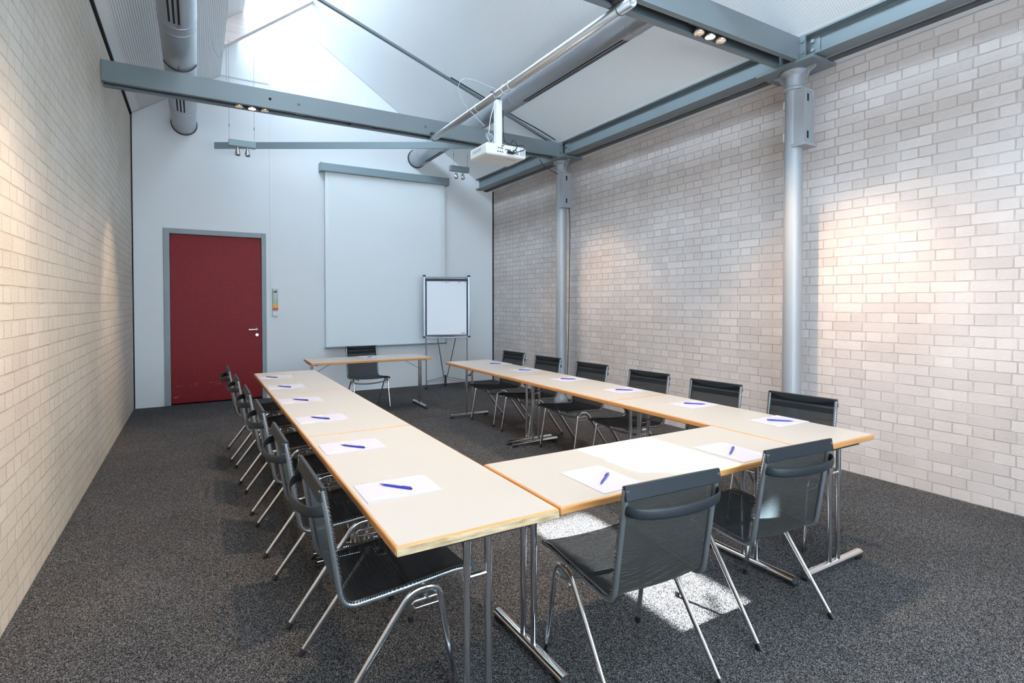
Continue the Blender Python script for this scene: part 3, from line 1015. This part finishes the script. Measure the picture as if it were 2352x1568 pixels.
# slanting flat rail between left spot box and the beam
a, b_ = Vector((.242, 8.585, 3.635)), Vector((3.36, 6.745, 3.635))
dv = (b_ - a); L = dv.length; dv.normalize(); nv = Vector((-dv.y, dv.x, 0))
mb = MB()
poly = [(0, 0), (L, 0), (L, .088), (0, .088)]
f1 = [mb.bm.verts.new(dv * p[0] + Vector((0, 0, p[1])) - nv * .012) for p in poly]
f2 = [mb.bm.verts.new(dv * p[0] + Vector((0, 0, p[1])) + nv * .012) for p in poly]
mb.bm.faces.new(f1); mb.bm.faces.new(list(reversed(f2)))
for i in range(4):
    mb.bm.faces.new((f1[i], f1[(i + 1) % 4], f2[(i + 1) % 4], f2[i]))
tag(mb.build('suspended_rail', 'casing', None, a), 'flat grey rail hanging slantwise between the left spot box and the beam', 'rail')

# ------------------------------------------------------------------ tables
TL, TW, TH, TT = 1.604, 0.63, 0.732, 0.032
def make_table(name, label, W=TW):
    t = thing(name, label, 'table')
    hx, hy = TL / 2 - .001, W / 2
    mb = MB(); mb.box(-hx, hx, -hy, hy, TH - TT, TH - .0006, .007, 3); mb.build('edge_band', 'beech', t)
    mb = MB(); mb.box(-hx + .009, hx - .009, -hy + .009, hy - .009, TH - .004, TH, .0); mb.build('tabletop', 'lam', t)
    for s in (-1, 1):
        x = s * (hx - .055)
        mb = MB()
        for q in (-.042, .042):
            mb.cyl((x, q, .05), (x, q, TH - TT), .0135, n=20)
        leg = mb.build('leg', 'chrome', t)
        mb = MB(); mb.tube([(x, -.272, .034), (x, .272, .034)], .024, .017, n=20); mb.build('foot', 'chrome', leg)
        for q in (-.25, .25):
            mb = MB(); mb.box(x - .016, x + .016, q - .03, q + .03, 0, .019, .003)
            mb.build('glide', 'black', leg)
        mb = MB(); mb.cyl((x, -.036, TH - .19), (x, .036, TH - .19), .009, n=12); mb.build('cross_bar', 'chrome', leg)
        mb = MB()
        mb.tube([(x, 0, TH - .19), (x - s * .27, 0, TH - TT - .006)], .009, .003, n=8)
        mb.build('folding_brace', 'steel_dk', leg)
        mb = MB(); mb.box(x - .05, x + .05, -.16, .16, TH - TT - .008, TH - TT, .002); mb.build('mounting_plate', 'black', leg)
    for sx in (-1, 1):
        for sy in (-1, 1):
            mb = MB(); mb.box(sx * (hx - .075) - .02, sx * (hx - .075) + .02, sy * (hy - .10) - .045, sy * (hy - .10) + .045, TH - TT - .012, TH - TT - .0002, .004)
            mb.build('stacking_pad', 'black', t)
    return t

LX, RX = 0.8475, 3.090
y0 = 1.63
tab = make_table('conference_table', 'cream table at the near end of the left row with a worn plywood end edge')
tab.location = (LX, y0 + TL * .5, 0); tab.rotation_euler = (0, 0, PI / 2)
G_T = 'cream conference tables set out in a U'
tab['group'] = G_T
dup(tab, (LX, y0 + TL * 1.5, 0), PI / 2, 'cream table in the middle of the left row', G_T)
dup(tab, (LX, y0 + TL * 2.5, 0), PI / 2, 'cream table at the far end of the left row, nearest the red door', G_T)
dup(tab, (RX, y0 + TL * .5, 0), PI / 2, 'cream table at the near end of the right row beside the nearer column', G_T)
dup(tab, (RX, y0 + TL * 1.5, 0), PI / 2, 'cream table in the middle of the right row', G_T)
dup(tab, (RX, y0 + TL * 2.5, 0), PI / 2, 'cream table at the far end of the right row, nearest the flip chart', G_T)
dup(tab, (1.972, 1.952, 0), 0, 'cream table closing the near side of the U, with the bright sun patch', G_T)
dup(tab, (2.055, 7.445, 0), math.radians(-1.2), 'separate cream table standing alone in front of the projection screen', G_T)
# the worn, unlipped end of the near left table
mb = MB(); mb.box(-.0012, .0012, -TW / 2 + .004, TW / 2 - .004, TH - TT + .001, TH - .006)
we = mb.build('worn_edge', 'worn', tab, (-TL / 2 - .0002, 0, 0))
we['label'] = 'worn pale plywood end edge'

# ------------------------------------------------------------------ chairs
def make_chair(name, label):
    t = thing(name, label, 'chair')
    side = [(-.268, .862), (-.246, .74), (-.222, .58), (-.196, .418), (.02, .432), (.235, .452), (.292, .446)]
    def prof(x): return fillet([(x, y, z) for y, z in side], .055, 7)
    W = .226
    # sling
    base = prof(0)
    s = [0]
    for p, q in zip(base, base[1:]): s.append(s[-1] + (q - p).length)
    corner = 2
    split = max(i for i, p in enumerate(base) if p.y < -.10 and p.z < .5)
    nx = 10
    def sheet(i0, i1, nm):
        mb = MB()
        uvl = mb.bm.loops.layers.uv.new('UVMap')
        grid = []
        for i in range(i0, i1 + 1):
            p = base[i]
            tg = (base[min(i + 1, len(base) - 1)] - base[max(i - 1, 0)]).normalized()
            nrm = Vector((1, 0, 0)).cross(tg)   # points to the sitter's side
            if nrm.y < 0 and p.z > .5: nrm = -nrm
            if nrm.z < 0 and p.z < .5 and abs(tg.y) > .7: nrm = -nrm
            row = []
            for k in range(nx + 1):
                u = k / nx * 2 - 1
                off = .010 - .012 * (1 - u * u)
                row.append((mb.bm.verts.new(Vector((u * W, 0, 0)) + p + nrm * off), u * W, s[i]))
            # wrapped edges round the rails
            grid.append(row)
        for r0, r1 in zip(grid, grid[1:]):
            for k in range(nx):
                q = (r0[k], r0[k + 1], r1[k + 1], r1[k])
                f = mb.bm.faces.new([v[0] for v in q]); f.smooth = True
                for l, v in zip(f.loops, q): l[uvl].uv = (v[1], v[2])
        return mb.build(nm, 'mesh', t)
    bk = sheet(0, split, 'backrest')
    sheet(split, len(base) - 1, 'seat')
    # folded hem at the top of the back
    mb = MB()
    uvl = None
    mb.box(-W - .004, W + .004, -.008, .008, -.050, .005, .004, 2)
    hem = mb.build('top_hem', 'handle', bk, (0, -.264, .860))
    hem.rotation_euler = (math.radians(-10), 0, 0)
    for sx in (-1, 1):
        mb = MB()
        rp = prof(sx * (W - .006))
        rp[0] = rp[0].lerp(rp[1], .16)
        mb.tube(rp, .0115, n=12)
        rail = mb.build('side_rail', 'satin', t)
        # fabric loops gripping the rail
        mb = MB()
        for i in range(0, len(base) - 1):
            a_, b2 = base[i], base[i + 1]
            ln = (b2 - a_).length
            kk = max(1, int(ln / .0085))
            for j in range(kk):
                c = a_.lerp(b2, (j + .5) / kk)
                tg = (b2 - a_).normalized()
                nrm = Vector((1, 0, 0)).cross(tg)
                cc = Vector((sx * (W + .0015), c.y, c.z))
                r = .0024
                R = [mb.bm.verts.new(cc + tg * du + nrm * dn + Vector((sx * dx, 0, 0))) for du, dn, dx in ((-r, .003, 0), (r, .003, 0), (r, .014, 0), (-r, .014, 0), (-r * .6, .009, .006), (r * .6, .009, .006))]
                mb.bm.faces.new((R[0], R[1], R[5], R[4])); mb.bm.faces.new((R[4], R[5], R[2], R[3]))
                mb.bm.faces.new((R[0], R[4], R[3])); mb.bm.faces.new((R[1], R[2], R[5]))
        mb.build('fabric_loops', 'black', rail)
        X = sx * .243
        F = sx * .252
        apr, apf = (.045, .421), (.155, .424)
        up = (1, 0, 0)
        full = fillet([(F, -.262, .012), (X, apr[0], apr[1]), (X, apf[0], apf[1]), (F, .222, .012)], .045, 8)
        mid = len(full) // 2
        for seg, foot in ((full[:mid + 1], full[0]), (full[mid:], full[-1])):
            mb = MB(); mb.tube(seg, .0135, .0085, n=14, up=up)
            leg = mb.build('leg', 'chrome', t)
            nxt = seg[1] if foot is seg[0] else seg[-2]
            dirv = (nxt - foot).normalized()
            mb = MB(); mb.tube([foot - dirv * .011, foot + dirv * .018], .0145, .0095, n=12, up=up)
            mb.build('foot_cap', 'black', leg)
        # slotted linking bracket
        mb = MB()
        ring = arc((X, .066, .370), .014, PI / 2, 3 * PI / 2, 8, (0, 1, 0), (0, 0, 1)) + arc((X, .152, .372), .014, -PI / 2, PI / 2, 8, (0, 1, 0), (0, 0, 1))
        mb.tube(ring, .0055, n=8, closed=True)
        mb.cyl((X, .109, .384), (X, .109, .416), .006, n=10)
        mb.build('link_bracket', 'chrome', t)
        mb = MB()
        mb.tube([(X + sx * .002, .10, .421), (sx * (W - .012), .10, .432)], .009, n=10)
        mb.build('seat_bolt', 'chrome', t)
    mb = MB()
    pts = [(.243 * math.cos(PI - PI * i / 20), .10, .402 - .045 * math.sin(PI * i / 20)) for i in range(21)]
    mb.tube(pts, .009, .006, n=10, up=(0, 1, 0))
    mb.build('stretcher', 'satin', t)
    # curved grab handle behind the back
    mb = MB()
    pts = [((W - .004) * math.cos(PI * i / 24), -.252 - .085 * math.sin(PI * i / 24) ** .8, .778 - .010 * math.sin(PI * i / 24)) for i in range(25)]
    mb.tube(pts, .004, .019, n=12, up=(0, 0, 1))
    mb.build('handle', 'handle', t)
    return t
G_C = 'black mesh chairs around the conference tables'
ch = make_chair('conference_chair', 'black mesh chair nearest the camera at the left row of tables')
ch['group'] = G_C
ch.location = (.635, 2.15, 0); ch.rotation_euler = (0, 0, math.radians(-90))
for y, x, lab, rz in ((2.885, .615, 'black mesh chair at the left row, second from the camera', -90), (3.69, .60, 'black mesh chair at the left row, third from the camera', -90),
                      (4.43, .585, 'black mesh chair at the left row, fourth from the camera', -90), (5.20, .56, 'black mesh chair at the left row, second from the door end', -90),
                      (5.93, .53, 'black mesh chair at the left row nearest the red door', -90)):
    dup(ch, (x, y, 0), math.radians(rz), lab, G_C)
for x, y, lab in ((3.335, 2.16, 'black mesh chair at the right row nearest the camera, below the nearer column'), (3.34, 2.88, 'black mesh chair at the right row, second from the camera'),
                  (3.33, 3.61, 'black mesh chair at the right row, third from the camera'), (3.315, 4.42, 'black mesh chair at the right row, fourth from the camera'),
                  (3.295, 5.21, 'black mesh chair at the right row in front of the far column'), (3.28, 5.97, 'black mesh chair at the far end of the right row')):
    dup(ch, (x, y, 0), math.radians(90 + 6), lab, G_C)
dup(ch, (1.515, 1.655, 0), math.radians(-3), 'black mesh chair in the foreground with its back to the camera, left of the pair', G_C)
dup(ch, (2.345, 1.690, 0), math.radians(-3), 'black mesh chair in the foreground with its back to the camera, right of the pair', G_C)
dup(ch, (2.095, 7.65, 0), math.radians(180 + 3), 'black mesh chair behind the separate table in front of the screen', G_C)

# ------------------------------------------------------------------ writing paper and pens
def make_pad(label):
    t = thing('paper_sheet', label, 'paper')
    hx, hy = .154, .113
    mb = MB(); mb.box(-hx, hx, -hy, hy, 0, .0022); mb.build('sheet', 'paper', t)
    mb = MB()
    c = Vector((.105, -.078, .0026))
    mb.tube([c + Vector((.012 * math.cos(2 * PI * i / 18), .012 * math.sin(2 * PI * i / 18), 0)) for i in range(18)], .0028, .0004, n=6, closed=True, up=(0, 0, 1))
    mb.build('logo', 'ink_yellow', t)
    mb = MB()
    for k in range(2): mb.box(.055, .075, -.086 + k * .014, -.081 + k * .014, .002, .0025)
    mb.build('small_print', 'ink_grey', t)
    mb = MB()
    for k in range(7):
        x = -.135 + k * .012 + random.uniform(-.003, .003)
        w, h = random.uniform(.008, .02), random.uniform(.006, .014)
        mb.box(x, x + w, -.085 + random.uniform(-.012, .012), -.085 + h, .002, .00245)
    mb.build('yellow_print', 'ink_yellow', t)
    mb = MB()
    for k in range(5):
        x = -.03 + k * .011
        mb.box(x, x + .009, .082 + random.uniform(-.01, .01), .1, .002, .00245)
    mb.build('yellow_print', 'ink_yellow', t)
    return t
def make_pen(label):
    t = thing('ballpoint_pen', label, 'pen')
    mb = MB()
    mb.lathe([(.0012, -.078), (.0028, -.066), (.0044, -.055), (.0048, .0), (.0048, .06), (.0042, .068)], (0, 0, .0048), 14, (1, 0, 0))
    mb.build('barrel', 'pen', t)
    mb = MB(); mb.lathe([(.0008, -.082), (.002, -.070), (.003, -.064)], (0, 0, .0048), 10, (1, 0, 0)); mb.build('tip', 'pen_dk', t)
    mb = MB(); mb.cyl((.068, 0, .0048), (.076, 0, .0048), .0036, n=12); mb.build('push_button', 'pen_dk', t)
    mb = MB(); mb.box(.025, .068, .0035, .0065, .006, .010, .001); mb.build('clip', 'pen', t)
    return t
pad_t, pen_t = None, None
spots = []
NL = ['nearest the camera on the left row', 'second from the camera on the left row', 'third from the camera on the left row', 'fourth from the camera on the left row', 'fifth from the camera on the left row', 'at the far door end of the left row']
NR = ['at the near end of the right row', 'second from the near end of the right row', 'third from the near end of the right row', 'fourth from the near end of the right row', 'fifth along the right row', 'at the far end of the right row']
for (x, y, px, py), nm in zip(((.713, 2.156, .708, 2.157), (.712, 2.905, .71, 2.88), (.71, 3.70, .70, 3.70), (.70, 4.487, .70, 4.473), (.70, 5.275, .683, 5.25), (.70, 6.00, .66, 5.98)), NL):
    spots.append((x, y, 0, px, py, math.atan2(-.12, .095), nm))
for (x, y, px, py), nm in zip(((3.25, 2.13, 3.247, 2.118), (3.23, 2.80, 3.235, 2.80), (3.225, 3.56, 3.218, 3.553), (3.215, 4.365, 3.20, 4.35), (3.225, 5.195, 3.20, 5.17), (3.25, 5.91, 3.21, 5.883)), NR):
    spots.append((x, y, PI, px, py, math.atan2(.12, -.115), nm))
spots.append((1.518, 1.82, PI / 2, 1.52, 1.80, math.atan2(.10, .132) + PI + PI, 'on the near table, left of the sun patch'))
spots.append((2.372, 1.81, PI / 2, 2.372, 1.81, math.atan2(.085, .147), 'on the near table, right of the sun patch'))
spots.append((2.10, 7.60, -PI / 2, 2.105, 7.535, math.atan2(.15, .13) + PI, 'on the separate table by the screen'))
for x, y, rz, px, py, prz, nm in spots:
    if pad_t is None:
        pad_t = make_pad('white paper sheet ' + nm); pad_t.location = (x, y, TH); pad_t.rotation_euler = (0, 0, rz); pad_t['group'] = 'paper sheets laid out on the tables'
        pen_t = make_pen('blue pen ' + nm); pen_t.location = (px, py, TH + .0026); pen_t.rotation_euler = (0, 0, prz); pen_t['group'] = 'blue pens lying on the paper sheets'
    else:
        dup(pad_t, (x, y, TH), rz, 'white paper sheet ' + nm, 'paper sheets laid out on the tables')
        dup(pen_t, (px, py, TH + .0026), prz, 'blue ballpoint pen lying on the sheet ' + nm, 'blue pens lying on the paper sheets')
pen_t['label'] = 'blue ballpoint pen lying on the sheet ' + NL[0]
# white printed sheets: the first label is already unique

# ------------------------------------------------------------------ flip chart
fl = thing('flip_chart', 'flip chart easel with blank white pad beside the projection screen', 'flip chart', (3.755, 8.65, 0), math.radians(-19.5))
hw = .385
mb = MB(); mb.box(-hw + .02, hw - .02, .01, .03, .93, 1.93); mb.build('board', 'vent', fl)
for s in (-1, 1):
    mb = MB(); mb.box(s * hw - .022, s * hw + .022, -.015, .03, .90, 1.955, .008)
    fr = mb.build('side_profile', 'satin', fl)
    for z in (.89, 1.945):
        mb = MB(); mb.box(s * hw - .026, s * hw + .026, -.02, .034, z, z + .03, .010)
        mb.build('corner_cap', 'black', fr)
mb = MB()
for s in (-1, 1): mb.box(s * (hw - .032) - .010, s * (hw - .032) + .010, -.006, .012, .93, 1.93)
mb.box(-hw + .02, hw - .02, -.006, .012, .925, .94)
mb.box(-hw + .03, hw - .03, -.010, .012, 1.865, 1.895)
mb.build('inner_frame', 'ink_dark', fl)
mb = MB(); mb.tube([(-hw + .02, -.008, 1.92), (hw - .02, -.008, 1.92)], .026, .022, n=16, up=(0, 0, 1)); mb.build('clamp_bar', 'satin', fl)
mb = MB(); mb.box(-hw + .042, hw - .042, -.012, .008, .942, 1.868); pd = mb.build('paper_pad', 'flip_paper', fl)
mb = MB()
for k, (x, w) in enumerate(((-.085, .012), (-.065, .006), (-.03, .02), (-.005, .03), (.028, .014), (.19, .05), (.30, .03))):
    mb.box(x, x + w, -.0130, -.0118, 1.848, 1.856)
mb.box(.245, .32, -.0130, -.0118, .965, .973)
mb.build('pad_print', 'ink_dark', pd)
mb = MB(); mb.box(-hw + .02, hw - .02, -.075, .0, .888, .905, .003); tr = mb.build('pen_tray', 'satin', fl)
mb = MB(); mb.cyl((-.16, -.05, .913), (-.06, -.05, .913), .008, n=10); mb.cyl((.02, -.05, .913), (.13, -.05, .913), .008, n=10); mb.build('marker', 'marker', tr)
for s in (-1, 1):
    mb = MB(); mb.tube([(s * (hw - .03), .012, .90), (s * (hw - .03), .012, .09)], .010, n=12); lg = mb.build('leg', 'satin', fl)
    mb = MB()
    for q in (-.012, .012): mb.cyl((s * (hw - .03) + q - .008, 0, .030), (s * (hw - .03) + q + .008, 0, .030), .030, n=18)
    mb.cyl((s * (hw - .03), .012, .05), (s * (hw - .03), .012, .10), .008, n=8)
    mb.build('caster', 'black', lg)
    mb = MB(); mb.tube([(s * .16, .03, .90), (s * .03, .36, .16)], .008, n=10); mb.build('brace_strut', 'satin', fl)
    mb = MB(); mb.tube([(s * (hw - .03), .012, .13), (0, .36, .16)], .006, n=8); mb.tube([(s * (hw - .03), .012, .10), (0, .36, .115)], .004, n=8); mb.build('floor_brace', 'satin', fl)
mb = MB()
mb.cyl((0, .36, .06), (0, .36, .19), .018, n=12)
for q in (-.014, .014): mb.cyl((q - .008, .36, .032), (q + .008, .36, .032), .032, n=18)
mb.build('rear_caster', 'black', fl)

# small wire hooks on the ceiling
for (x, y, lab) in ((2.95, 4.3, 'thin white wire hanging from the perforated ceiling beside the pipe'), (3.10, 7.2, 'small wire hook hanging from the perforated ceiling above the far beam')):
    mb = MB(); zt = slope_r(x)
    mb.tube([(0, 0, 0), (0, 0, -.16), (.01, 0, -.17)], .003, n=6)
    tag(mb.build('ceiling_hook', 'vent', None, (x, y, zt)), lab, 'hook')
